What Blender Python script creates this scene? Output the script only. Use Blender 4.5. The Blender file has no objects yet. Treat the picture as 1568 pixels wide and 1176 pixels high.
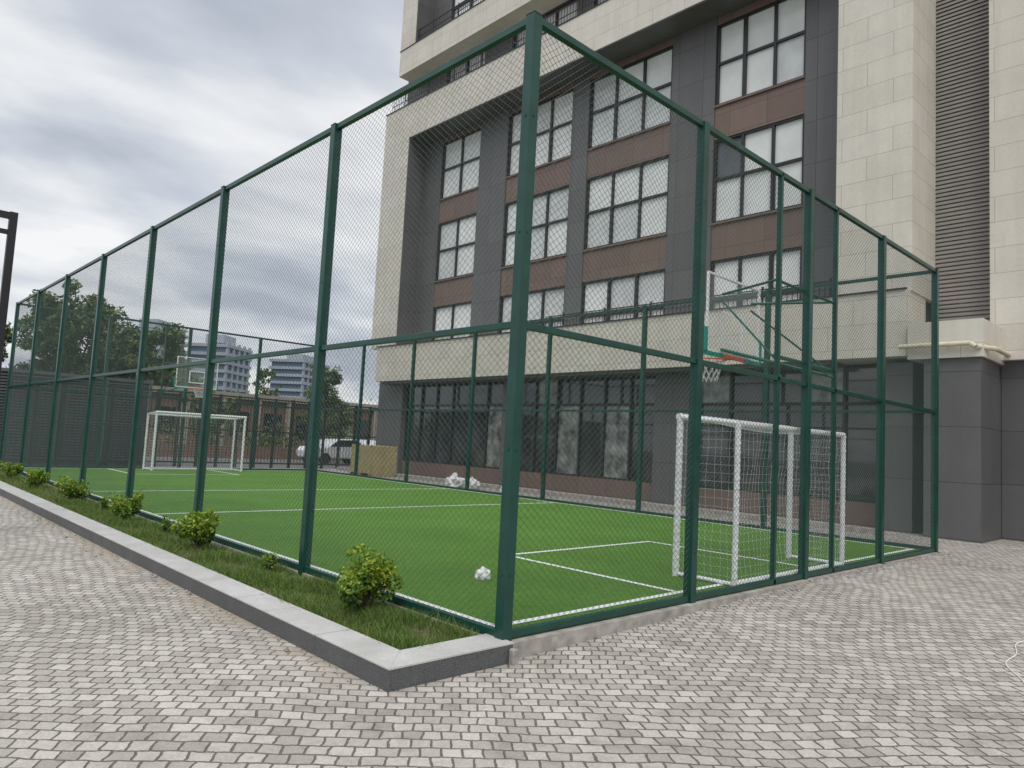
import bpy, math, random
import numpy as np
from mathutils import Vector, Matrix
from mathutils import noise as mn
random.seed(4); rng=np.random.default_rng(7)
scene=bpy.context.scene
scene.view_settings.view_transform='Standard'
scene.view_settings.look='None'
scene.view_settings.exposure=0

# ------------------------------------------------------------ materials
def new_mat(name):
    m=bpy.data.materials.new(name); m.use_nodes=True
    nt=m.node_tree; b=nt.nodes["Principled BSDF"]
    return m,nt,b
def N(nt,t,**kw):
    n=nt.nodes.new(t)
    for k,v in kw.items(): setattr(n,k,v)
    return n
def ramp(nt,fac,stops):
    r=N(nt,'ShaderNodeValToRGB'); e=r.color_ramp.elements
    while len(e)<len(stops): e.new(0.5)
    for i,(p,c) in enumerate(stops):
        e[i].position=p; e[i].color=(*c,1)
    nt.links.new(fac,r.inputs[0]); return r.outputs[0]
def noise(nt,vec,scale,detail=4,rough=.55):
    n=N(nt,'ShaderNodeTexNoise'); n.inputs['Scale'].default_value=scale
    n.inputs['Detail'].default_value=detail; n.inputs['Roughness'].default_value=rough
    if vec is not None: nt.links.new(vec,n.inputs['Vector'])
    return n.outputs['Fac']
def objvec(nt):
    g=N(nt,'ShaderNodeNewGeometry'); return g.outputs['Position']
def mixc(nt,mode,fac,a,b):
    m=N(nt,'ShaderNodeMix'); m.data_type='RGBA'; m.blend_type=mode
    for s,v in ((0,fac),(6,a),(7,b)):
        if isinstance(v,(int,float)): m.inputs[s].default_value=v
        elif isinstance(v,tuple): m.inputs[s].default_value=(*v,1)
        else: nt.links.new(v,m.inputs[s])
    return m.outputs[2]
def math_(nt,op,a,b=None,clamp=False):
    m=N(nt,'ShaderNodeMath'); m.operation=op; m.use_clamp=clamp
    for i,v in enumerate((a,b)):
        if v is None: continue
        if isinstance(v,(int,float)): m.inputs[i].default_value=v
        else: nt.links.new(v,m.inputs[i])
    return m.outputs[0]
def bump(nt,b,h,strength=.4,dist=.01):
    n=N(nt,'ShaderNodeBump'); n.inputs['Strength'].default_value=strength; n.inputs['Distance'].default_value=dist
    nt.links.new(h,n.inputs['Height']); nt.links.new(n.outputs[0],b.inputs['Normal'])
def simple(name,col,rough=.5,var=.12,scale=3,metal=0,spec=.5):
    m,nt,b=new_mat(name); v=objvec(nt)
    f=noise(nt,v,scale)
    lo=tuple(c*(1-var) for c in col); hi=tuple(min(1,c*(1+var)) for c in col)
    nt.links.new(ramp(nt,f,[(.3,lo),(.7,hi)]),b.inputs['Base Color'])
    b.inputs['Roughness'].default_value=rough; b.inputs['Metallic'].default_value=metal
    b.inputs['Specular IOR Level'].default_value=spec
    return m
def facade_mat(name,c1,c2,mortar,w,h,msize,rough=.6,dirt=.14,offset=.5):
    m,nt,b=new_mat(name); p=objvec(nt)
    s=N(nt,'ShaderNodeSeparateXYZ'); nt.links.new(p,s.inputs[0])
    u=math_(nt,'ADD',s.outputs[0],s.outputs[1])
    c=N(nt,'ShaderNodeCombineXYZ'); nt.links.new(u,c.inputs[0]); nt.links.new(s.outputs[2],c.inputs[1])
    br=N(nt,'ShaderNodeTexBrick'); br.offset=offset
    br.inputs['Color1'].default_value=(*c1,1); br.inputs['Color2'].default_value=(*c2,1); br.inputs['Mortar'].default_value=(*mortar,1)
    br.inputs['Scale'].default_value=1; br.inputs['Brick Width'].default_value=w; br.inputs['Row Height'].default_value=h
    br.inputs['Mortar Size'].default_value=msize; br.inputs['Mortar Smooth'].default_value=.1
    nt.links.new(c.outputs[0],br.inputs['Vector'])
    n1=noise(nt,p,1.2,6,.65); d=ramp(nt,n1,[(.25,(1-dirt,)*3),(.7,(1.0,)*3)])
    n2=noise(nt,p,14,5); d2=ramp(nt,n2,[(.3,(.93,)*3),(.7,(1.0,)*3)])
    mp=N(nt,'ShaderNodeMapping'); mp.inputs['Scale'].default_value=(3,3,.12); nt.links.new(p,mp.inputs[0])
    n3=noise(nt,mp.outputs[0],1.5,5); d3=ramp(nt,n3,[(.35,(.94,.935,.925)),(.6,(1.0,)*3)])
    x=mixc(nt,'MULTIPLY',1.0,br.outputs['Color'],d); x=mixc(nt,'MULTIPLY',1.0,x,d2); x=mixc(nt,'MULTIPLY',1.0,x,d3)
    nt.links.new(x,b.inputs['Base Color']); b.inputs['Roughness'].default_value=rough
    bump(nt,b,math_(nt,'SUBTRACT',1.0,br.outputs['Fac']),.3,.006)
    return m

def paver_mat():
    m,nt,b=new_mat('sett_paving'); p=objvec(nt)
    mp=N(nt,'ShaderNodeMapping'); mp.inputs['Rotation'].default_value=(0,0,math.radians(40)); nt.links.new(p,mp.inputs[0])
    nz=N(nt,'ShaderNodeTexNoise'); nz.inputs['Scale'].default_value=.45; nz.inputs['Detail'].default_value=1; nt.links.new(p,nz.inputs['Vector'])
    nz2=N(nt,'ShaderNodeTexNoise'); nz2.inputs['Scale'].default_value=7; nz2.inputs['Detail'].default_value=4; nt.links.new(p,nz2.inputs['Vector'])
    def add(vec,colr,amp):
        a=N(nt,'ShaderNodeVectorMath'); a.operation='MULTIPLY_ADD'
        nt.links.new(colr,a.inputs[0]); a.inputs[1].default_value=(amp,amp,0); nt.links.new(vec,a.inputs[2]); return a.outputs[0]
    v=add(mp.outputs[0],nz.outputs['Color'],.42); v=add(v,nz2.outputs['Color'],.05)
    br=N(nt,'ShaderNodeTexBrick'); br.offset=.5; br.squash=1
    br.inputs['Color1'].default_value=(.355,.328,.297,1); br.inputs['Color2'].default_value=(.54,.508,.465,1); br.inputs['Mortar'].default_value=(.15,.135,.112,1)
    br.inputs['Scale'].default_value=1; br.inputs['Brick Width'].default_value=.125; br.inputs['Row Height'].default_value=.112
    br.inputs['Mortar Size'].default_value=.0085; br.inputs['Mortar Smooth'].default_value=.7
    nt.links.new(v,br.inputs['Vector'])
    x=br.outputs['Color']
    d=ramp(nt,noise(nt,p,.5,6,.6),[(.3,(.83,.82,.80)),(.65,(1.05,1.04,1.03))]); x=mixc(nt,'MULTIPLY',1.0,x,d)
    d=ramp(nt,noise(nt,p,70,4,.7),[(.3,(.75,)*3),(.7,(1.12,)*3)]); x=mixc(nt,'MULTIPLY',1.0,x,d)
    d=ramp(nt,noise(nt,p,4,5,.7),[(.30,(.78,.76,.73)),(.5,(1,1,1))]); x=mixc(nt,'MULTIPLY',1.0,x,d)
    # washed-out sand along the planter kerb
    s=N(nt,'ShaderNodeSeparateXYZ'); nt.links.new(p,s.inputs[0])
    dx=math_(nt,'SUBTRACT',-1.12,s.outputs[0]); near=math_(nt,'SUBTRACT',1.0,math_(nt,'DIVIDE',math_(nt,'ABSOLUTE',dx),.4),True)
    near=math_(nt,'MULTIPLY',near,math_(nt,'MULTIPLY',math_(nt,'ADD',s.outputs[1],.2),1.0,True))
    sm=math_(nt,'MULTIPLY',near,ramp(nt,noise(nt,p,1.3,5,.7),[(.40,(0,0,0)),(.56,(1,1,1))]))
    x=mixc(nt,'MIX',math_(nt,'MULTIPLY',sm,1.3,True),x,(.33,.285,.225))
    nt.links.new(x,b.inputs['Base Color']); b.inputs['Roughness'].default_value=.8
    h=math_(nt,'ADD',math_(nt,'SUBTRACT',1.0,br.outputs['Fac']),math_(nt,'MULTIPLY',noise(nt,p,45,3),.4))
    bump(nt,b,h,.9,.013)
    return m
def turf_mat():
    m,nt,b=new_mat('artificial_turf'); p=objvec(nt)
    c=ramp(nt,noise(nt,p,90,4,.85),[(.3,(.04,.115,.016)),(.5,(.105,.24,.036)),(.7,(.23,.41,.095))])
    d=ramp(nt,noise(nt,p,.7,5,.6),[(.3,(.80,.82,.78)),(.7,(1.1,1.06,1.05))]); c=mixc(nt,'MULTIPLY',1.0,c,d)
    d=ramp(nt,noise(nt,p,9,4,.6),[(.3,(.84,.85,.83)),(.7,(1.08,)*3)]); c=mixc(nt,'MULTIPLY',1.0,c,d)
    nt.links.new(c,b.inputs['Base Color']); b.inputs['Roughness'].default_value=.9; b.inputs['Specular IOR Level'].default_value=.15
    bump(nt,b,noise(nt,p,120,2,.8),.9,.015); return m
def leaf_mat(name,stops,trans=.25):
    m,nt,b=new_mat(name); g=N(nt,'ShaderNodeNewGeometry')
    c=ramp(nt,g.outputs['Random Per Island'],stops)
    nt.links.new(c,b.inputs['Base Color']); b.inputs['Roughness'].default_value=.55
    b.inputs['Specular IOR Level'].default_value=.3
    if trans>0:
        t=N(nt,'ShaderNodeBsdfTranslucent'); nt.links.new(c,t.inputs[0])
        mx=N(nt,'ShaderNodeMixShader'); mx.inputs[0].default_value=trans
        nt.links.new(b.outputs[0],mx.inputs[1]); nt.links.new(t.outputs[0],mx.inputs[2])
        nt.links.new(mx.outputs[0],nt.nodes['Material Output'].inputs[0])
    return m
def granite(name,lo,hi,rough=.4):
    m,nt,b=new_mat(name); p=objvec(nt)
    c=ramp(nt,noise(nt,p,110,3,.85),[(.35,lo),(.62,hi)])
    d=ramp(nt,noise(nt,p,2.5,5,.6),[(.3,(.78,.77,.75)),(.65,(1.0,)*3)]); c=mixc(nt,'MULTIPLY',1.0,c,d)
    s=N(nt,'ShaderNodeSeparateXYZ'); nt.links.new(p,s.inputs[0])
    fr=math_(nt,'FRACT',math_(nt,'DIVIDE',math_(nt,'ADD',s.outputs[1],50.14),1.5))
    j=math_(nt,'LESS_THAN',fr,.005); c=mixc(nt,'MIX',j,c,(.05,.05,.045))
    nt.links.new(c,b.inputs['Base Color']); b.inputs['Roughness'].default_value=rough; return m

M={}
M['paver']=paver_mat(); M['turf']=turf_mat()
M['line']=simple('pitch_line_white',(.68,.72,.68),.9,.3,40)
M['green']=simple('green_powder_coat',(.005,.052,.038),.33,.25,4)
M['wire']=simple('pvc_coated_wire',(.03,.055,.048),.45,.2,3)
M['kerbtop_skylit']=granite('granite_top_skylit',(.42,.415,.40),(.64,.63,.61))  # kerb granite with the sky's brightness on its top painted into the colour
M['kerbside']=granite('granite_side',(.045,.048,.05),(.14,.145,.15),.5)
M['concrete']=simple('concrete',(.33,.31,.28),.9,.3,8)
M['soil']=simple('soil',(.085,.085,.035),.95,.4,12)
M['grass']=leaf_mat('grass_blades',[(0,(.055,.115,.02)),(.6,(.13,.235,.045)),(1,(.30,.31,.11))],.3)
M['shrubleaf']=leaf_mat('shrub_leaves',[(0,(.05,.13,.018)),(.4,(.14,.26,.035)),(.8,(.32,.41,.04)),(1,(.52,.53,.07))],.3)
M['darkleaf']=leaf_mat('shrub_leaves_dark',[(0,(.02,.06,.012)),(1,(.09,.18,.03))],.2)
M['treeleaf']=leaf_mat('tree_leaves',[(0,(.05,.085,.03)),(.6,(.10,.15,.05)),(1,(.18,.23,.08))],0)
M['bark']=simple('bark',(.07,.05,.035),.9,.3,10)
M['stone']=facade_mat('cream_stone_cladding',(.65,.605,.53),(.70,.66,.585),(.45,.41,.35),1.2,.6,.008)
M['grey']=facade_mat('grey_cladding',(.115,.113,.115),(.135,.133,.135),(.06,.06,.06),.9,1.2,.009,.45,.12,0)
M['brown']=facade_mat('brown_spandrel',(.17,.115,.095),(.20,.135,.11),(.09,.06,.05),1.2,.7,.008,.5,.12,0)
M['frame']=simple('window_frame_black',(.018,.018,.02),.4)
M['dark']=simple('dark_interior',(.03,.03,.03),.8)
M['pane1']=simple('window_glass_film',(.68,.70,.69),.12,.08,1.5)
M['pane2']=simple('window_glass_film_b',(.54,.56,.56),.1,.14,1.5)
M['pane3']=simple('window_glass_dark',(.12,.13,.14),.04,.2,1.5)
M['shop']=simple('shop_glass',(.045,.048,.05),.03,.6,.9,0,1.0)
M['shop2']=simple('shop_glass_pale',(.20,.21,.20),.06,.8,2.5,0,.9)  # paler, mottled variant for some shop panes
M['louver']=simple('louver_metal',(.27,.25,.23),.5,.1,2)
M['white']=simple('white_paint',(.76,.77,.78),.35,.06,6)
M['net']=simple('white_net_cord',(.62,.63,.64),.8,.1,6)
M['black']=simple('black_steel',(.012,.012,.014),.4)
M['teal']=simple('teal_paint',(.0,.25,.19),.4)
M['armgreen']=simple('dark_green_arm_paint',(.008,.10,.07),.4)
M['orange']=simple('orange_ring',(.6,.10,.03),.4)
M['darkfence']=simple('dark_fence_paint',(.02,.026,.026),.5)
M['cladgrey']=simple('grey_corrugated_sheet',(.10,.11,.12),.5,.12,2)
M['brick']=facade_mat('brown_brick',(.20,.10,.07),(.26,.14,.09),(.2,.17,.14),.5,.25,.02)
M['beige']=simple('beige_render',(.34,.30,.24),.8,.1,1)
M['tower']=simple('tower_concrete',(.34,.37,.42),.8,.08,.05)
M['towerglass']=simple('tower_glass',(.10,.15,.22),.3,.1,.05)
M['carton']=simple('plywood_crate_wood',(.40,.33,.17),.8,.15,5)
M['bag']=simple('plastic_bag_film',(.74,.74,.74),.4,.08,20)
M['carpaint']=simple('car_paint_white',(.7,.71,.73),.2,.02,2)
M['rubber']=simple('tyre_rubber',(.02,.02,.02),.8)
M['carglass']=simple('car_glass',(.02,.025,.03),.05)
M['ground']=simple('asphalt_ground',(.11,.11,.105),.9,.25,.8)
M['pipe']=simple('cream_pipe',(.6,.55,.42),.5,.1,5)
M['stonebit']=simple('gravel_stone',(.3,.28,.25),.9,.4,30)
def clear():
    m,nt,b=new_mat('clear_acrylic'); 
    b.inputs['Base Color'].default_value=(.8,.85,.85,1); b.inputs['Roughness'].default_value=.1
    t=N(nt,'ShaderNodeBsdfTransparent'); mx=N(nt,'ShaderNodeMixShader'); mx.inputs[0].default_value=.07
    nt.links.new(t.outputs[0],mx.inputs[1]); nt.links.new(b.outputs[0],mx.inputs[2])
    nt.links.new(mx.outputs[0],nt.nodes['Material Output'].inputs[0]); return m
M['clear']=clear()

# ------------------------------------------------------------ mesh builder
class MB:
    def __init__(s): s.v=[]; s.f=[]
    def quad(s,a,b,c,d):
        n=len(s.v); s.v+= [tuple(a),tuple(b),tuple(c),tuple(d)]; s.f.append((n,n+1,n+2,n+3))
    def box(s,x0,x1,y0,y1,z0,z1):
        n=len(s.v)
        s.v+=[(x0,y0,z0),(x1,y0,z0),(x1,y1,z0),(x0,y1,z0),(x0,y0,z1),(x1,y0,z1),(x1,y1,z1),(x0,y1,z1)]
        for f in ((0,3,2,1),(4,5,6,7),(0,1,5,4),(1,2,6,5),(2,3,7,6),(3,0,4,7)): s.f.append(tuple(n+i for i in f))
    def tube(s,p,q,r,n=8,r1=None,cap=True):
        p=Vector(p); q=Vector(q); r1=r if r1 is None else r1
        d=(q-p); 
        if d.length<1e-6: return
        d.normalize(); a=d.orthogonal().normalized(); b=d.cross(a); k=len(s.v)
        for c,rr in ((p,r),(q,r1)):
            for i in range(n):
                t=2*math.pi*i/n; s.v.append(tuple(c+a*(rr*math.cos(t))+b*(rr*math.sin(t))))
        for i in range(n):
            j=(i+1)%n; s.f.append((k+i,k+j,k+n+j,k+n+i))
        if cap: s.f.append(tuple(k+i for i in range(n-1,-1,-1))); s.f.append(tuple(k+n+i for i in range(n)))
    def path(s,pts,r,n=6):
        for a,b in zip(pts[:-1],pts[1:]): s.tube(a,b,r,n)
    def done(s,name,mat,parent=None,bevel=0,smooth=False):
        me=bpy.data.meshes.new(name); me.from_pydata(s.v,[],s.f); me.update()
        o=bpy.data.objects.new(name,me); scene.collection.objects.link(o); me.materials.append(mat)
        if parent: o.parent=parent
        if smooth: me.shade_smooth()
        if bevel:
            m=o.modifiers.new('b','BEVEL'); m.width=bevel; m.segments=2; m.limit_method='ANGLE'
        return o
def empty(name,loc=(0,0,0)):
    e=bpy.data.objects.new(name,None); e.location=loc; scene.collection.objects.link(e); return e
def np_mesh(name,verts,faces_n,mat,parent=None):
    k,n,_=verts.shape; me=bpy.data.meshes.new(name)
    me.vertices.add(k*n); me.vertices.foreach_set('co',verts.reshape(-1).astype(np.float32))
    me.loops.add(k*n); me.loops.foreach_set('vertex_index',np.arange(k*n,dtype=np.int32))
    me.polygons.add(k); me.polygons.foreach_set('loop_start',np.arange(0,k*n,n,dtype=np.int32))
    me.polygons.foreach_set('loop_total',np.full(k,n,dtype=np.int32))
    me.update(calc_edges=True); me.validate()
    o=bpy.data.objects.new(name,me); scene.collection.objects.link(o); me.materials.append(mat)
    if parent: o.parent=parent
    return o
def leaves(centers,size,up=.3):
    k=len(centers); a=rng.normal(size=(k,3)); a[:,2]+=up; a/=np.linalg.norm(a,axis=1)[:,None]
    b=rng.normal(size=(k,3)); b-= (a*b).sum(1)[:,None]*a; b/=np.linalg.norm(b,axis=1)[:,None]
    s=(size*rng.uniform(.6,1.3,k))[:,None]
    c=centers
    return np.stack([c-a*s,c+b*s*.45,c+a*s,c-b*s*.45],1)

# ------------------------------------------------------------ ground
def gz(x): return -.15+.022*min(max(x,0),5.6)
g=MB(); g.quad((-1500,-1500,-.17),(1500,-1500,-.17),(1500,1500,-.17),(-1500,1500,-.17)); g.done('ground',M['ground'])
g=MB(); xs=[-45,-20,-10,-5,0,1,2,3,4,5,5.6,8,12,20,45]
for a,b in zip(xs[:-1],xs[1:]): g.quad((a,-30,gz(a)),(b,-30,gz(b)),(b,25.2,gz(b)),(a,25.2,gz(a)))
g.done('paved_plaza',M['paver'])
L,W,H,HM=23.1,10.72,5.2,2.53
g=MB(); g.box(.0,W,.0,L,-.3,.0); g.done('artificial_turf_pitch',M['turf'])
e=MB(); e.box(-.07,W+.09,-.10,-.003,-.3,-.015); e.box(W+.003,W+.12,-.003,L+.1,-.3,-.015); e.box(-.07,W,L+.003,L+.1,-.3,-.015)
e.box(-.05,-.003,.2,L,-.3,-.015)
e.done('concrete_pitch_edging',M['concrete'])
e=MB(); e.box(12.6,12.75,1.6,24.5,-.1,.1); e.done('concrete_kerb',M['concrete'],None,.01)
ln=MB(); z=.004; t=.04
def hl(x0,x1,y): ln.quad((x0,y-t,z),(x1,y-t,z),(x1,y+t,z),(x0,y+t,z))
def vl(y0,y1,x): ln.quad((x-t,y0,z),(x+t,y0,z),(x+t,y1,z),(x-t,y1,z))
hl(.16,W-.16,.31); hl(.16,W-.16,L-.31)
vl(.36,L-.36,.2); vl(.36,L-.36,W-.2)
hl(.25,W-.25,9.2)
hl(2.91,6.34,3.1); vl(.36,3.05,2.95); vl(.36,3.05,6.3)
hl(2.91,6.34,L-3.1); vl(L-3.05,L-.36,2.95); vl(L-3.05,L-.36,6.3)
hl(.25,W-.25,13.9)
ln.done('pitch_line_markings',M['line'])
q=MB()
for i in range(560):
    if i<380: x=random.uniform(0,10.8); y=-.1-abs(random.gauss(0,.10)); 
    else: x=-1.2-abs(random.gauss(0,.12)); y=random.uniform(-.2,12)
    s=random.uniform(.004,.012)*(2.2 if random.random()<.08 else 1); c=Vector((x,y,gz(x)+s*.5))
    k=len(q.v)
    for d in ((1,0,0),(0,1,0),(-1,0,0),(0,-1,0),(0,0,1),(0,0,-1)):
        q.v.append(tuple(c+Vector(d)*s*random.uniform(.6,1.2)))
    for f in ((0,1,4),(1,2,4),(2,3,4),(3,0,4),(1,0,5),(2,1,5),(3,2,5),(0,3,5)): q.f.append(tuple(k+j for j in f))
q.done('loose_gravel',M['stonebit'])

# ------------------------------------------------------------ planter
kb=empty('planter_kerb')
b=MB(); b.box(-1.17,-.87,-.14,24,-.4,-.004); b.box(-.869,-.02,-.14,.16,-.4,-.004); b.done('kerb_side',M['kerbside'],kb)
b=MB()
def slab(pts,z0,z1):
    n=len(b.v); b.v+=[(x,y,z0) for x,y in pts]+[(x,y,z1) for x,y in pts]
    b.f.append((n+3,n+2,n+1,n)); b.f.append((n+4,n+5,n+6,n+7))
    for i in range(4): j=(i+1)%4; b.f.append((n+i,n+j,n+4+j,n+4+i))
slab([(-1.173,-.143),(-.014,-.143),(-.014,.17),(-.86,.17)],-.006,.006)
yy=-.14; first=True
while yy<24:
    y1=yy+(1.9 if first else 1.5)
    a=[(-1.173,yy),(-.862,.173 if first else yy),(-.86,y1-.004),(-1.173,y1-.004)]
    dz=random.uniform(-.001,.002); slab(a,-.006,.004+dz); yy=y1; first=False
b.done('kerb_coping',M['kerbtop_skylit'],kb)
b=MB(); b.box(-.07,-.012,-.2,-.145,-.2,-.03); b.done('kerb_end_mortar',M['concrete'],kb,.012)
b=MB(); b.box(-.86,-.06,.165,24,-.3,-.045); b.done('planter_soil',M['soil'])
def grass(n,ylo,yhi,h):
    x=rng.uniform(-.85,-.07,n); y=rng.uniform(ylo,yhi,n)
    dens=np.sin(x*9+y*2.1)+np.sin(y*5.3-x*4)+rng.normal(0,.9,n)
    k=dens>-.8; x=x[k]; y=y[k]; n=len(x)
    hh=h*rng.uniform(.4,1.3,n)*(1+.4*np.sin(x*7+y*3.7)); a=rng.uniform(0,2*np.pi,n); w=.0035*rng.uniform(.7,1.6,n)
    lx=rng.normal(0,.6,n)*hh; ly=rng.normal(0,.6,n)*hh
    p0=np.stack([x-np.cos(a)*w,y-np.sin(a)*w,np.full(n,-.045)],1); p1=np.stack([x+np.cos(a)*w,y+np.sin(a)*w,np.full(n,-.045)],1)
    p2=np.stack([x+lx,y+ly,-.045+hh],1); return np.stack([p0,p1,p2],1)
gm=np.concatenate([grass(26000,.17,4,.075),grass(24000,4,12,.08),grass(12000,12,24,.085)])
np_mesh('planter_grass',gm,3,M['grass'])

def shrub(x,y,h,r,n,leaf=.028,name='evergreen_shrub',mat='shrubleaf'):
    e=empty(name,(x,y,-.05)); 
    st=MB(); tips=[]
    for i in range(14):
        a=rng.uniform(0,6.28); rr=r*rng.uniform(.15,1.0); zt=h*rng.uniform(.4,1.0)*(1-.3*(rr/r)**2)
        p=Vector((math.cos(a)*rr,math.sin(a)*rr,zt)); m=Vector((p.x*.4,p.y*.4,zt*.5))
        st.tube((0,0,0),m,.008,5,.006); st.tube(m,p,.006,5,.003); tips.append(p); tips.append(m.lerp(p,.5)); 
    st.done('stems',M['bark'],e)
    C=[]
    for p in tips:
        k=n//len(tips); c=rng.normal(size=(k,3)); c/=np.linalg.norm(c,axis=1)[:,None]; c*=(rng.uniform(.2,1,k)**.5)[:,None]*r*rng.uniform(.25,.42)
        C.append(c+np.array(p))
    C=np.concatenate(C); C=C[C[:,2]>.03]
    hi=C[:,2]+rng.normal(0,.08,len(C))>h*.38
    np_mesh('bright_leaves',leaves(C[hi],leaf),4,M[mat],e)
    np_mesh('lower_leaves',leaves(C[~hi],leaf),4,M['darkleaf'],e)  # leaves low in the shrub take the darker green
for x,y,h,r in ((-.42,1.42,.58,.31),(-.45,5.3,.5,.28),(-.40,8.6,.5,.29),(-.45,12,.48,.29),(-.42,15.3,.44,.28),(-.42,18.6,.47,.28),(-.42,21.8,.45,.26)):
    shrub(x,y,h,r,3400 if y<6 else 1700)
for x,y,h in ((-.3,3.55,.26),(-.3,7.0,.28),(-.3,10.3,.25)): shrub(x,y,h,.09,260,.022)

# ------------------------------------------------------------ cage
cage=empty('chain_link_sports_cage')
P=MB(); R=MB()
hp=.05
lys=[i*L/7 for i in range(8)]; rxs=[i*W/4 for i in range(5)]
for y in lys:
    P.box(-hp,hp,y-hp,y+hp,-.16,H); 
    P.box(W-hp,W+hp,y-hp,y+hp,-.03,H)
for x in rxs[1:-1]:
    P.box(x-hp,x+hp,-hp,hp,gz(x)-.02,H); P.box(x-hp,x+hp,L-hp,L+hp,-.05,H)
for x in (4.52,6.24):
    P.box(x-.025,x+.025,-.03,.03,.0,H-.02); P.box(x-.025,x+.025,L-.03,L+.03,.0,H-.02)
rr=.028
for zc,th in ((H-.03,.032),(HM,.028),(.03,.03)):
    for a,bb in zip(lys[:-1],lys[1:]):
        R.box(-rr,rr,a+hp,bb-hp,zc-th,zc+th); R.box(W-rr,W+rr,a+hp,bb-hp,zc-th,zc+th)
    for a,bb in zip(rxs[:-1],rxs[1:]):
        R.box(a+hp,bb-hp,-rr-.002,rr+.002,zc-th,zc+th); R.box(a+hp,bb-hp,L-rr-.002,L+rr+.002,zc-th,zc+th)
for x in (0,W):
    for y in lys: P.box(x-hp-.004,x+hp+.004,y-hp-.004,y+hp+.004,H,H+.006)
P.done('posts',M['green'],cage,.006); R.done('rails',M['green'],cage,.004)
F=MB()
for x in rxs: F.box(x-.09,x+.09,-.09,-.052,gz(x)-.01,gz(x)+.012)
for y in lys:
    for zz in (.5,1.5,3.3,4.3): F.tube((-.056,y,zz),(-.049,y,zz),.012,8)
for x in rxs:
    for zz in (.5,1.5,3.3,4.3): F.tube((x,-.056,zz),(x,-.049,zz),.012,8)
F.done('foot_plates_bolts',M['green'],cage)
def chain(mb,o,d,n,Ln,z0,z1,w=.078,h=.066,r=.0017):
    o=Vector(o); d=Vector(d); n=Vector(n); k=h/w; Hh=z1-z0
    for fam in (0,1):
        cnt=int((Ln+Hh/k)/w)+1
        for i in range(cnt):
            s0=i*w-Hh/k
            sa=max(s0,0); sb=min(s0+Hh/k,Ln)
            if sb-sa<.01: continue
            za=(sa-s0)*k; zb=(sb-s0)*k
            if fam: sa,sb=Ln-sa,Ln-sb
            off=n*(r*1.6*(1 if fam else -1))
            p=o+d*sa+off; q=o+d*sb+off; p.z=z0+za; q.z=z0+zb
            mb.tube(p,q,r,3,cap=False)
C=MB()
for a,bb in ((.06,HM-.028),(HM+.028,H-.06)):
    chain(C,(0,.03,0),(0,1,0),(1,0,0),L-.06,a,bb,r=.0018)
    chain(C,(.03,0,0),(1,0,0),(0,1,0),W-.06,a,bb,r=.0021)
    chain(C,(W,.03,0),(0,1,0),(1,0,0),L-.06,a,bb,r=.0014)
    chain(C,(.03,L,0),(1,0,0),(0,1,0),W-.06,a,bb,r=.0013)
C.done('chain_link_mesh',M['wire'],cage)

# ------------------------------------------------------------ goals
def goal(x0,x1,yf,yb,name='football_goal'):
    e=empty(name); p=MB(); n=MB(); Hf=2.0; Hb=1.93; r=.042
    s=1 if yf>yb else -1
    for x in (x0,x1):
        p.tube((x,yf,0),(x,yf,Hf),r,12); p.tube((x,yb,0),(x,yb,Hb),r*.8,12)
        p.tube((x,yf,Hf),(x,yb,Hb),r*.7,10); p.tube((x,yf,.03),(x,yb,.03),r*.6,10)
    p.tube((x0-r,yf,Hf),(x1+r,yf,Hf),r,12); p.tube((x0,yb,Hb),(x1,yb,Hb),r*.8,12); p.tube((x0,yb,.03),(x1,yb,.03),r*.6,10)
    p.done('frame',M['white'],e)
    def lace(a,b,rad,turns):
        a=Vector(a); b=Vector(b); d=(b-a).normalized(); u=d.orthogonal().normalized(); w=d.cross(u); pts=[]
        for i in range(turns*8+1):
            t=i/(turns*8); an=2*math.pi*turns*t; pts.append(a.lerp(b,t)+u*rad*math.cos(an)+w*rad*math.sin(an))
        n.path(pts,.005,4)
    for x in (x0,x1):
        lace((x,yf,.05),(x,yf,Hf),.047,18); lace((x,yb,.05),(x,yb,Hb),.038,18)
    lace((x0,yf,Hf),(x1,yf,Hf),.047,26)
    q=.1; rn=.0013
    def sag(t,u): return .10*math.sin(math.pi*t)*math.sin(math.pi*u)
    cx=int((x1-x0)/q); cz=int(Hb/q); cy=max(3,int(abs(yf-yb)/q))
    def grid(f,a,b):
        for i in range(a+1):
            pts=[f(i/a,j/8) for j in range(9)]; n.path(pts,rn,3)
        for j in range(b+1):
            pts=[f(i/10,j/b) for i in range(11)]; n.path(pts,rn,3)
    wob=lambda u,v:.025*math.sin(u*17+v*5)+.02*math.sin(v*13-u*7)
    grid(lambda u,v:Vector((x0+(x1-x0)*u+wob(v,u),yb+s*(sag(u,v)*.8+abs(wob(u,v))),Hb*v)),cx,cz)
    grid(lambda u,v:Vector((x0+(x1-x0)*u,yf+(yb-yf)*v,Hf+(Hb-Hf)*v-sag(u,v)*.9)),cx,cy)
    for x in (x0,x1): grid(lambda u,v:Vector((x+wob(u,v)*.8,yf+(yb-yf)*u,Hb*v)),cy,cz)
    n.done('net',M['net'],e)
goal(3.85,6.95,.95,.14); goal(4.1,7.2,L-1.1,L-.2)

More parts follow.
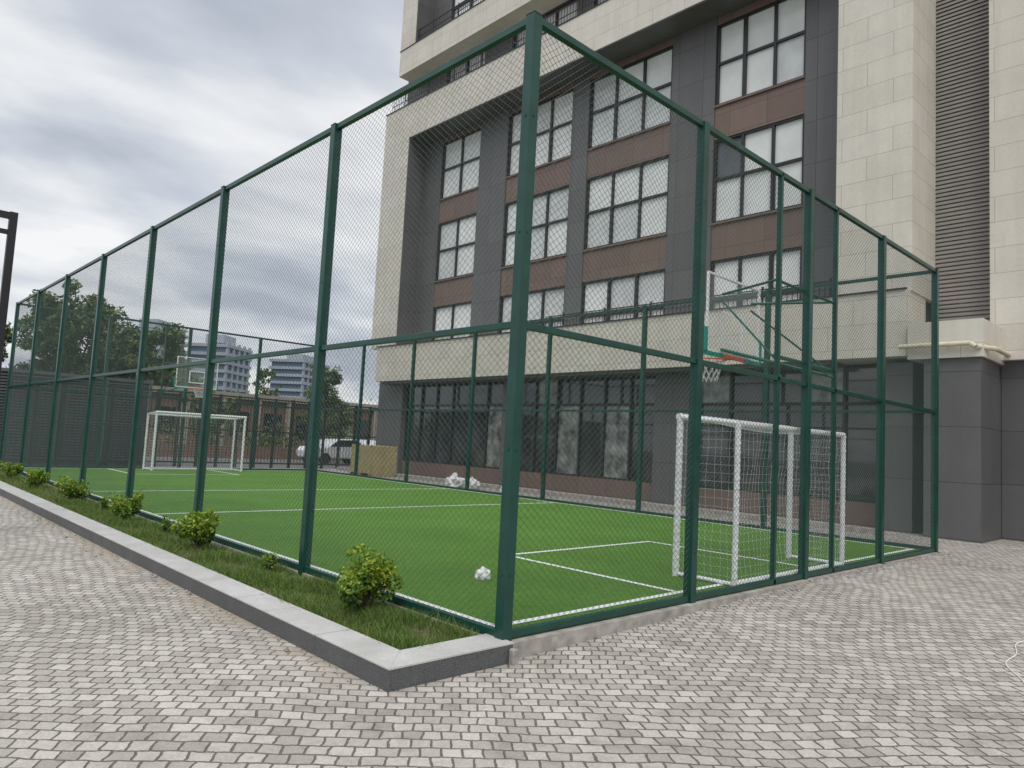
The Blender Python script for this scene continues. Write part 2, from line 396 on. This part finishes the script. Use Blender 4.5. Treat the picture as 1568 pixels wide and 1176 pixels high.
# ------------------------------------------------------------ hoops
def hoop(cx,pc,y0,s,name='basketball_hoop'):
    e=empty(name); yb=y0+s*.95; f=MB(); w=.72; z0,z1=2.93,4.02
    lo_,hi_=sorted((yb-.015,yb+.015)); q=.03
    f.box(cx-w,cx+w,lo_,hi_,z1-q,z1); f.box(cx-w,cx-w+q,lo_,hi_,z0,z1-q); f.box(cx+w-q,cx+w,lo_,hi_,z0,z1-q); f.box(cx-w+q,cx+w-q,lo_,hi_,z0,z0+q)
    yy=yb+s*.012; a,b_=sorted((yy,yy+s*.006))
    for x0,x1,za,zb in ((-.28,.28,3.50,3.54),(-.28,.28,3.1,3.14),(-.28,-.24,3.14,3.50),(.24,.28,3.14,3.50)): f.box(cx+x0,cx+x1,a,b_,za,zb)
    f.done('board_frame_lines',M['white'],e)
    c=MB(); c.box(cx-w+q,cx+w-q,yb-.006,yb+.006,z0+q,z1-q); c.done('board_panel',M['clear'],e)
    t=MB(); a,b_=sorted((yb-.03,yb+.03))
    t.box(cx-w-.02,cx-.3,a,b_,z0-.05,z0-.002); t.box(cx+.3,cx+w+.02,a,b_,z0-.05,z0-.002); t.box(cx-w-.045,cx-w-.002,a,b_,z0,z0+.32); t.box(cx+w+.002,cx+w+.045,a,b_,z0,z0+.32)
    t.done('edge_padding',M['teal'],e)
    t=MB()
    for d in (-.86,.86):
        x=pc+d; bx=cx+d*.45
        t.tube((x,y0,2.72),(bx,yb-s*.04,2.98),.022,8); t.tube((x,y0,3.8),(bx,yb-s*.04,3.75),.018,8); t.tube((x,y0,2.75),(bx,yb-s*.04,3.65),.014,8)
    t.tube((pc-.86,y0+s*.04,2.82),(pc+.86,y0+s*.04,2.82),.028,8); t.tube((pc-.86,y0+s*.04,3.8),(pc+.86,y0+s*.04,3.8),.02,8)
    t.tube((cx-.39,yb-s*.04,2.98),(cx+.39,yb-s*.04,2.98),.02,8)
    t.done('support_arms',M['armgreen'],e)
    r=MB(); a,b_=sorted((yb-.025,yb+.025)); r.box(cx-.29,cx+.29,a,b_,z0-.045,z0-.002)
    r.box(cx-.07,cx+.07,min(yb+s*.035,yb+s*.16),max(yb+s*.035,yb+s*.16),z0-.04,z0)
    cy=yb+s*.38; zr=z0-.03
    pts=[Vector((cx+.225*math.cos(i*math.pi/12),cy+.225*math.sin(i*math.pi/12),zr)) for i in range(25)]
    r.path(pts,.01,6); r.done('ring',M['orange'],e)
    n=MB(); k=12
    rad=[.225,.17,.14,.12]; zz=[zr,zr-.12,zr-.22,zr-.31]
    for l in range(3):
        for i in range(k):
            for o in (-.5,.5):
                a0=2*math.pi*(i+(.5 if l%2 else 0))/k; a1=2*math.pi*(i+(.5 if l%2 else 0)+o)/k
                n.tube((cx+rad[l]*math.cos(a0),cy+rad[l]*math.sin(a0),zz[l]),(cx+rad[l+1]*math.cos(a1),cy+rad[l+1]*math.sin(a1),zz[l+1]),.005,4)
    n.done('hoop_net',M['net'],e)
hoop(5.12,5.38,.0,1); hoop(5.38,5.38,L,-1)

# ------------------------------------------------------------ apartment building
bd=empty('apartment_building')
S=MB(); G=MB(); B=MB(); FR=MB(); DK=MB(); P1=MB(); P2=MB(); P3=MB(); SH=MB(); SH2=MB(); LV=MB(); RL=MB()
Xw,Xr=13.8,14.8; TOP=30
DK.box(15.03,30,1.5,24.1,4,TOP-.1); DK.box(14.9,30,1.5,24.1,-.1,3.95)
cols=[(18.4,21.03,2),(13.19,16.68,3),(8.87,12.4,3),(4.44,7.28,3)]
piers=[(21.03,22.27),(16.68,18.4),(12.4,13.19),(7.28,8.87),(3.13,4.44)]
rows=[(4.75,7.35),(8.5,11.12),(12.2,14.82),(16.2,18.36),(19.8,22.4),(23.5,26.1)]
for a,c in piers: G.box(Xr,15.05,a,c,4.0,TOP)
G.box(Xr,15.05,22.27,24.1,16.7,TOP)
for a,c,npn in cols:
    prev=4.0
    for (z0,z1) in rows:
        (B if 4<prev<15 else G).box(Xr+.03,15.04,a,c,prev,z0)
        B.box(Xr-.03,Xr+.03,a+.01,c-.01,z0-.06,z0-.002)
        prev=z1
        f0,f1=14.86,14.96; ft=.065
        FR.box(f0,f1,a,c,z0,z0+ft); FR.box(f0,f1,a,c,z1-ft,z1)
        zt=z0+(z1-z0)*.52
        for i in range(npn+1):
            y=a+(c-a)*i/npn; y=min(max(y,a+ft*.6),c-ft*.6)
            FR.box(f0+.002,f1-.002,y-ft*.62,y+ft*.62,z0+ft,z1-ft)
        FR.box(f0+.012,f1-.012,a+ft,c-ft,zt-.04,zt+.04)
        for i in range(npn):
            ya=a+(c-a)*i/npn+.02; yb=a+(c-a)*(i+1)/npn-.02
            rp=random.random()
            for q0,q1 in ((z0+.02,zt),(zt,z1-.02)):
                r=random.random(); tgt=P1 if r<.75 else P2
                if rp<.06 and q0>z0+.1: tgt=P3
                tx=random.uniform(-.006,.006)
                n=len(tgt.v); tgt.v+=[(14.945+tx,ya,q0),(14.945-tx,yb,q0),(14.95-tx,yb,q1),(14.95+tx,ya,q1)]; tgt.f.append((n,n+3,n+2,n+1))
                if random.random()<.18 and tgt is not P3:
                    FR.box(f0+.02,f1-.03,ya+.03,ya+.06,q0+.03,q1-.03); FR.box(f0+.02,f1-.03,yb-.06,yb-.03,q0+.03,q1-.03)
    G.box(Xr+.03,15.04,a,c,prev,TOP)
S.box(Xw,15.06,22.27,24.25,5.55,15.1); S.box(Xw,Xr+.2,3.13,24.25,15.1,16.7)
G.box(Xw+.02,Xr,22.24,22.267,5.6,15.06); G.box(Xw+.02,Xr+.02,3.14,22.24,15.06,15.097)
S.box(Xw,15.5,1.37,3.13,5.55,TOP)
G.box(Xw+.02,Xr,3.133,3.16,5.6,15.05)
S.box(13.6,14.88,1.4,23.4,4.0,5.55)
S.box(Xw+.05,14.795,3.133,23.5,18.4,19.6)
S.box(Xw+.05,15.06,22.35,23.5,19.6,TOP); G.box(Xw+.07,14.79,22.32,22.347,19.62,TOP-.1)
S.box(Xw+.05,14.795,3.133,22.3,26.5,28)
G.box(13.75,14.7,3.2,23.2,3.9,3.997)
FR.box(13.56,13.7,1.42,23.42,5.55,5.585); FR.box(Xw-.03,Xw+.1,3.14,24.27,16.7,16.735); FR.box(Xw+.02,Xw+.15,3.14,23.52,19.6,19.63)
G.box(14.3,14.9,22.2,24.1,-.2,4.0); G.box(14.35,14.9,7.4,8.8,-.2,3.9); G.box(14.0,14.9,1.4,2.1,-.2,3.9); G.box(14.35,14.9,15.2,15.7,-.2,3.9)
segs=[(2.1,7.4),(8.8,15.2),(15.7,22.2)]
for a,c in segs:
    B.box(14.5,14.88,a,c,-.2,.55); k=max(1,round((c-a)/1.1)); 
    for i in range(k+1):
        y=a+(c-a)*i/k; FR.box(14.55,14.68,max(a,y-.035),min(c,y+.035),.55,3.9)
    FR.box(14.56,14.67,a,c,2.95,3.03); FR.box(14.56,14.67,a,c,.55,.61)
    for i in range(k):
        ya=a+(c-a)*i/k; yb=a+(c-a)*(i+1)/k
        for q0,q1 in ((.55,3.0),(3.0,3.9)):
            t=SH2 if random.random()<.22 else SH; tx=random.uniform(-.012,.012)
            n=len(t.v); t.v+=[(14.63+tx,ya,q0),(14.63-tx,yb,q0),(14.63-tx,yb,q1),(14.63+tx,ya,q1)]; t.f.append((n,n+3,n+2,n+1))
G.box(13.6,15.9,-.05,1.05,-.2,3.9); S.box(13.5,15.5,-.12,1.36,3.9,4.72)
DK.box(15.62,30,.1,1.45,4.7,TOP-.2)
z=4.8
while z<TOP-.3:
    LV.quad((15.5,.1,z),(15.5,1.37,z),(15.56,1.37,z+.085),(15.56,.1,z+.085)); LV.quad((15.5,.1,z),(15.5,1.37,z),(15.5,1.37,z-.045),(15.5,.1,z-.045)); z+=.105
S.box(15.0,30,-14,.1,3.99,TOP); G.box(15.25,30,-14,-.06,-.2,3.985)
for i in range(22): FR.box(15.15,15.25,-.9-i*.25-.04,-.9-i*.25+.04,.1,3.9)
def rail(y0,y1,x,zb,h):
    RL.box(x-.02,x+.02,y0,y1,zb+h-.03,zb+h); RL.box(x-.015,x+.015,y0,y1,zb+h*.5,zb+h*.5+.02)
    n=int((y1-y0)/.14)
    for i in range(n+1):
        y=y0+(y1-y0)*i/n; RL.box(x-.008,x+.008,y-.008,y+.008,zb,zb+h-.03)
    for i in range(int((y1-y0)/1.8)+1): RL.box(x-.022,x+.022,y0+i*1.8-.02,y0+i*1.8+.02,zb,zb+h+.06)
rail(3.2,13.0,13.72,5.55,.45); rail(3.2,24.0,13.95,16.7,.75); rail(3.2,22.3,13.98,19.6,.7)
for mb,nm,mt in ((S,'stone_frame','stone'),(G,'grey_walls','grey'),(B,'spandrels','brown'),(FR,'window_frames','frame'),(DK,'core','dark'),(P1,'window_panes','pane1'),(P2,'window_panes_b','pane2'),(P3,'window_panes_c','pane3'),(SH,'shop_glazing','shop'),(SH2,'shop_glazing_b','shop2'),(LV,'louvers','louver'),(RL,'railings','black')):
    mb.done(nm,M[mt],bd)
pp=MB(); pp.tube((13.4,1.5,4.18),(13.4,.1,4.18),.055,12); pp.tube((13.4,.1,4.18),(13.4,0,4.1),.055,12); pp.tube((13.4,0,4.1),(13.9,-.25,4.1),.055,12); pp.tube((13.9,-.25,4.1),(15.2,-.25,4.1),.055,12)
pp.tube((13.35,.5,4.18),(13.55,.5,4.18),.02); pp.done('drain_pipe',M['pipe'],bd)

# ------------------------------------------------------------ background
sh=empty('corrugated_shed'); q=MB(); q.box(-6,5.3,27.1,33,-.2,3.2); q.box(-6.1,5.4,26.95,33.1,3.2,3.32)
q.done('walls_roof',M['cladgrey'],sh); q=MB()
for i in range(28): q.box(-6,5.3,27.0,27.098,.1+i*.11,.1+i*.11+.055)
for i in range(8): q.box(-5.9+i*1.6,-5.82+i*1.6,26.96,27.0,0,3.2)
q.done('slats',M['cladgrey'],sh)
mf=empty('dark_metal_fence'); q=MB()
for i in range(20):
    x=.4+i*.8; q.box(x-.05,x+.05,25.45,25.55,-.2,2.95)
for zz in (.15,1.5,2.9): q.box(.4,15.6,25.47,25.53,zz-.03,zz+.03)
for i in range(100): q.box(.4+i*.152-.007,.4+i*.152+.007,25.49,25.51,.15,2.9)
q.done('posts_bars',M['darkfence'],mf)
gw=MB(); gw.box(-8,40,38,38.3,-.2,.55); gw.done('low_garden_wall',M['brick'])
lb=empty('low_brick_building'); q=MB(); q.box(8,36,46,56,-.2,3.7); q.done('walls',M['brick'],lb)
q=MB(); q.box(7.8,36.2,45.7,56.2,3.7,4.1); 
for i in range(12): q.box(8+i*2.5,8.5+i*2.5,45.75,45.99,-.2,3.7)
q.done('cornice_pilasters',M['beige'],lb); q=MB()
for i in range(11): q.box(8.9+i*2.5,10.2+i*2.5,45.93,46.05,1.1,2.8)
q.done('windows',M['carglass'],lb)
def tower(x,y,w,d,h,rot,name='distant_apartment_tower'):
    e=empty(name,(x,y,0)); e.rotation_euler=(0,0,rot); a=MB(); g_=MB(); g_.box(-w/2,w/2,-d/2,d/2,-.2,h-1)
    fl=int(h/3)
    for i in range(fl+1): a.box(-w/2-.8,w/2+.8,-d/2-.8,d/2+.8,i*3,i*3+1.1)
    for i in range(int(w/4)+1): a.box(-w/2-.4+i*4,-w/2+.9+i*4,-d/2-.6,-d/2,0,h)
    a.box(-w/4,w/4,-d/4,d/4,h,h+3)
    a.done('slabs',M['tower'],e); g_.done('glazing',M['towerglass'],e)
tower(76,264,15,14,35,.7); tower(97,258,17,14,32,.7); tower(139,278,22,14,31,.6)
def tree(x,y,h,cr,n,leaf,name='broadleaf_tree',slim=False,zl=.36):
    e=empty(name,(x,y,-.15)); t=MB(); tk=h*.32
    t.tube((0,0,0),(0,0,tk),cr*.06,9,cr*.04); C=[]; nb=26
    for i in range(nb):
        a=rng.uniform(0,6.28); rad=cr*rng.uniform(.1,.95); zz=h*(rng.uniform(zl,.95) if not slim else rng.uniform(.2,.95))
        if slim: rad*=(1-.6*zz/h)*1.2
        else: rad*=math.sqrt(max(.1,1-((zz/h-.55)/.45)**2))
        p=Vector((math.cos(a)*rad,math.sin(a)*rad,zz)); t.tube((0,0,tk*rng.uniform(.8,1) if not slim else zz*.7),p,cr*.022,5,cr*.006)
        for k in range(5):
            c=np.array(p)+rng.normal(0,cr*.13,3); m=n//(nb*5); d=rng.normal(size=(m,3)); d/=np.linalg.norm(d,axis=1)[:,None]
            C.append(c+d*(rng.uniform(0,1,m)**.5)[:,None]*cr*rng.uniform(.1,.22))
    t.done('trunk_limbs',M['bark'],e); np_mesh('crown',leaves(np.concatenate(C),leaf),4,M['treeleaf'],e)
tree(8.6,58,11.0,4.8,20000,.19); tree(13.8,61,9.9,4.6,17000,.19); tree(3.6,62,8.6,3.6,9000,.19); tree(18.2,64,7.9,3.0,8000,.18)
tree(17.3,34.5,6.6,1.5,7000,.085,slim=True); tree(21.5,52,6.8,1.3,3000,.12,slim=True)
tree(13.5,41.5,4.6,1.7,4000,.11,zl=.3); tree(22.5,42.5,4.4,1.6,4000,.11,zl=.3)
C=[]
for i in range(240):
    x=rng.uniform(-60,110); c=np.array([x,95+rng.uniform(-4,8)-x*.1,rng.uniform(.5,4.2)+1.3*math.sin(x*.21)]); d=rng.normal(size=(80,3)); C.append(c+d*np.array([1.6,1.6,1.0]))
np_mesh('distant_tree_row',leaves(np.concatenate(C),.37),4,M['treeleaf'])
C=[]
for i in range(70):
    x=rng.uniform(-3,32); c=np.array([x,39.2+rng.uniform(-.4,.6),rng.uniform(.2,1.5)]); d=rng.normal(size=(60,3)); C.append(c+d*np.array([.5,.4,.4]))
np_mesh('hedge',leaves(np.concatenate(C),.12),4,M['treeleaf'])
cr_=empty('plywood_crate',(12.0,20.6,-.02)); q=MB(); q.box(-.6,.6,-.7,.7,.1,1.2); q.done('panels',M['carton'],cr_,.01)
q=MB()
for sx in (-.62,.56):
    for sy in (-.72,.66): q.box(sx,sx+.06,sy,sy+.06,.0,1.22)
for yy in (-.72,.0,.66): q.box(-.64,.64,yy,yy+.08,0,.1)
q.done('battens',M['carton'],cr_)
def car(x,y,rot):
    e=empty('parked_car',(x,y,-.15)); e.rotation_euler=(0,0,rot)
    prof=[(-2.1,.35),(-2.15,.75),(-1.95,.95),(-1.2,1.0),(-.6,1.42),(.7,1.46),(1.5,1.05),(2.05,.95),(2.15,.6),(2.1,.32)]
    def ext(prof,w,name,mat,bev):
        m=MB(); k=len(prof); m.v=[(a,-w,b_) for a,b_ in prof]+[(a,w,b_) for a,b_ in prof]
        m.f=[tuple(range(k)),tuple(range(2*k-1,k-1,-1))]+[(i,k+i,k+(i+1)%k,(i+1)%k) for i in range(k)]
        return m.done(name,mat,e,bev)
    ext(prof,.85,'body',M['carpaint'],.08)
    ext([(-1.05,1.02),(-.55,1.38),(.65,1.41),(1.3,1.05)],.862,'side_windows',M['carglass'],0)
    w=MB()
    for sx in (-1.35,1.35):
        for sy in (-.88,.68): w.tube((sx,sy,.33),(sx,sy+.2,.33),.33,18)
    w.done('wheels',M['rubber'],e)
car(17.2,32.5,.1); car(20.5,35,1.2)
def bag(x,y,z,s,name='plastic_bag',rough=1.0):
    import bmesh
    bm=bmesh.new(); bmesh.ops.create_icosphere(bm,subdivisions=4,radius=s)
    for v in bm.verts:
        d=v.co.normalized(); k=1+rough*(.5*mn.noise(d*2.1+Vector((x,y,0)))+.22*mn.noise(d*6)+.2*abs(mn.noise(d*12)))
        v.co=d*s*k
        if v.co.z>s*.6: v.co.x*=.6; v.co.y*=.6
        if v.co.z<-s*.6: v.co.z=-s*.6
    me=bpy.data.meshes.new(name); bm.to_mesh(me); bm.free(); o=bpy.data.objects.new(name,me); scene.collection.objects.link(o)
    me.materials.append(M['bag']); o.location=(x,y,z+s*.58)
bag(1.5,1.95,.0,.085,rough=.6); bag(11.6,14.9,-.02,.26); bag(11.7,14.1,-.02,.22); bag(11.9,12.7,-.02,.13)

bp=empty('black_steel_gantry'); q=MB(); x,y=-2.5,8.4
q.box(x-.05,x+.05,y-.05,y+.05,-.2,4.55); q.box(x-.33,x-.25,y-.04,y+.04,-.2,4.3); q.box(-6.05,-5.95,y-.05,y+.05,-.2,4.55)
q.box(-5.95,x-.05,y-.045,y+.045,4.45,4.54); q.box(-5.95,x-.05,y-.04,y+.04,4.22,4.28)
for i in range(6): q.box(x-.33-i*.55,x-.29-i*.55,y-.03,y+.03,4.28,4.45)
for zz in (1,2,3): q.box(x-.25,x-.05,y-.02,y+.02,zz,zz+.04)
bp.location=(.15,.0,0)
q.done('posts_beams',M['black'],bp)
cb=MB(); pts=[]
for i in range(50):
    t=i/49; p=Vector((4.3-2.0*t,-2.62-.48*t+.16*math.sin(t*math.pi)+.03*math.sin(t*15),0)); p.z=gz(p.x)+.008; pts.append(p)
cb.path(pts,.005,6); cb.done('white_cable',M['white'])

# ------------------------------------------------------------ sky & light
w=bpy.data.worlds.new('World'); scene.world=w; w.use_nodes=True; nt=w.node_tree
bg=nt.nodes['Background']; sun_el=math.radians(54); sun_rot=math.radians(222)
sk=N(nt,'ShaderNodeTexSky'); sk.sky_type='NISHITA'; sk.sun_disc=False; sk.sun_elevation=sun_el; sk.sun_rotation=sun_rot
tc=N(nt,'ShaderNodeTexCoord'); s=N(nt,'ShaderNodeSeparateXYZ'); nt.links.new(tc.outputs['Generated'],s.inputs[0])
zc=math_(nt,'ADD',math_(nt,'MAXIMUM',s.outputs[2],0.0),.24)
c=N(nt,'ShaderNodeCombineXYZ'); nt.links.new(math_(nt,'DIVIDE',s.outputs[0],zc),c.inputs[0]); nt.links.new(math_(nt,'DIVIDE',s.outputs[1],zc),c.inputs[1])
mp=N(nt,'ShaderNodeMapping'); mp.inputs['Rotation'].default_value=(0,0,.75); mp.inputs['Scale'].default_value=(1.3,1.9,1); mp.inputs['Location'].default_value=(3.1,1.4,0); nt.links.new(c.outputs[0],mp.inputs[0])
n1=N(nt,'ShaderNodeTexNoise'); n1.inputs['Scale'].default_value=1.2; n1.inputs['Detail'].default_value=6; n1.inputs['Roughness'].default_value=.48; n1.inputs['Distortion'].default_value=.2
nt.links.new(mp.outputs[0],n1.inputs['Vector'])
cl=ramp(nt,n1.outputs['Fac'],[(.34,(4.7,5.1,5.9)),(.45,(6.2,6.6,7.3)),(.53,(7.9,8.15,8.5)),(.63,(9.7,9.75,9.8))])
col=mixc(nt,'MIX',.92,sk.outputs[0],cl)
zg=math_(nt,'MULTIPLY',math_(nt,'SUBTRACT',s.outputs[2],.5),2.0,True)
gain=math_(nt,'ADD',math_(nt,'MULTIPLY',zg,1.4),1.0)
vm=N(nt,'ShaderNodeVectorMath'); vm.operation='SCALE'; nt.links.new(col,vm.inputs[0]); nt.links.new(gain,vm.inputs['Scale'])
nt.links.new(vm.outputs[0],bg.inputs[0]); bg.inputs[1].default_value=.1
sd=bpy.data.lights.new('sun','SUN'); sd.energy=1.5; sd.angle=math.radians(25); sd.color=(1,.95,.88)
so=bpy.data.objects.new('sun',sd); scene.collection.objects.link(so)
dirv=Vector((math.sin(sun_rot)*math.cos(sun_el),math.cos(sun_rot)*math.cos(sun_el),math.sin(sun_el)))
so.rotation_euler=dirv.to_track_quat('Z','Y').to_euler(); so.location=(0,0,40)

# ------------------------------------------------------------ camera
cd=bpy.data.cameras.new('camera'); cam=bpy.data.objects.new('camera',cd); scene.collection.objects.link(cam)
cd.sensor_width=36; cd.lens=1100/1568*36; cd.clip_end=4000; cd.clip_start=.05
F=Vector((.6869,.7268,0)).normalized(); Rr=Vector((F.y,-F.x,0)); Z=Vector((0,0,1))
th=math.radians(4.72); ro=math.radians(2.95)
Fw=F*math.cos(th)+Z*math.sin(th); U=-F*math.sin(th)+Z*math.cos(th)
cr=Rr*math.cos(ro)+U*math.sin(ro); cu=-Rr*math.sin(ro)+U*math.cos(ro)
m=Matrix((cr,cu,-Fw)).transposed().to_4x4(); m.translation=Vector((-4.05,-4.24,1.55))
cam.matrix_world=m; scene.camera=cam
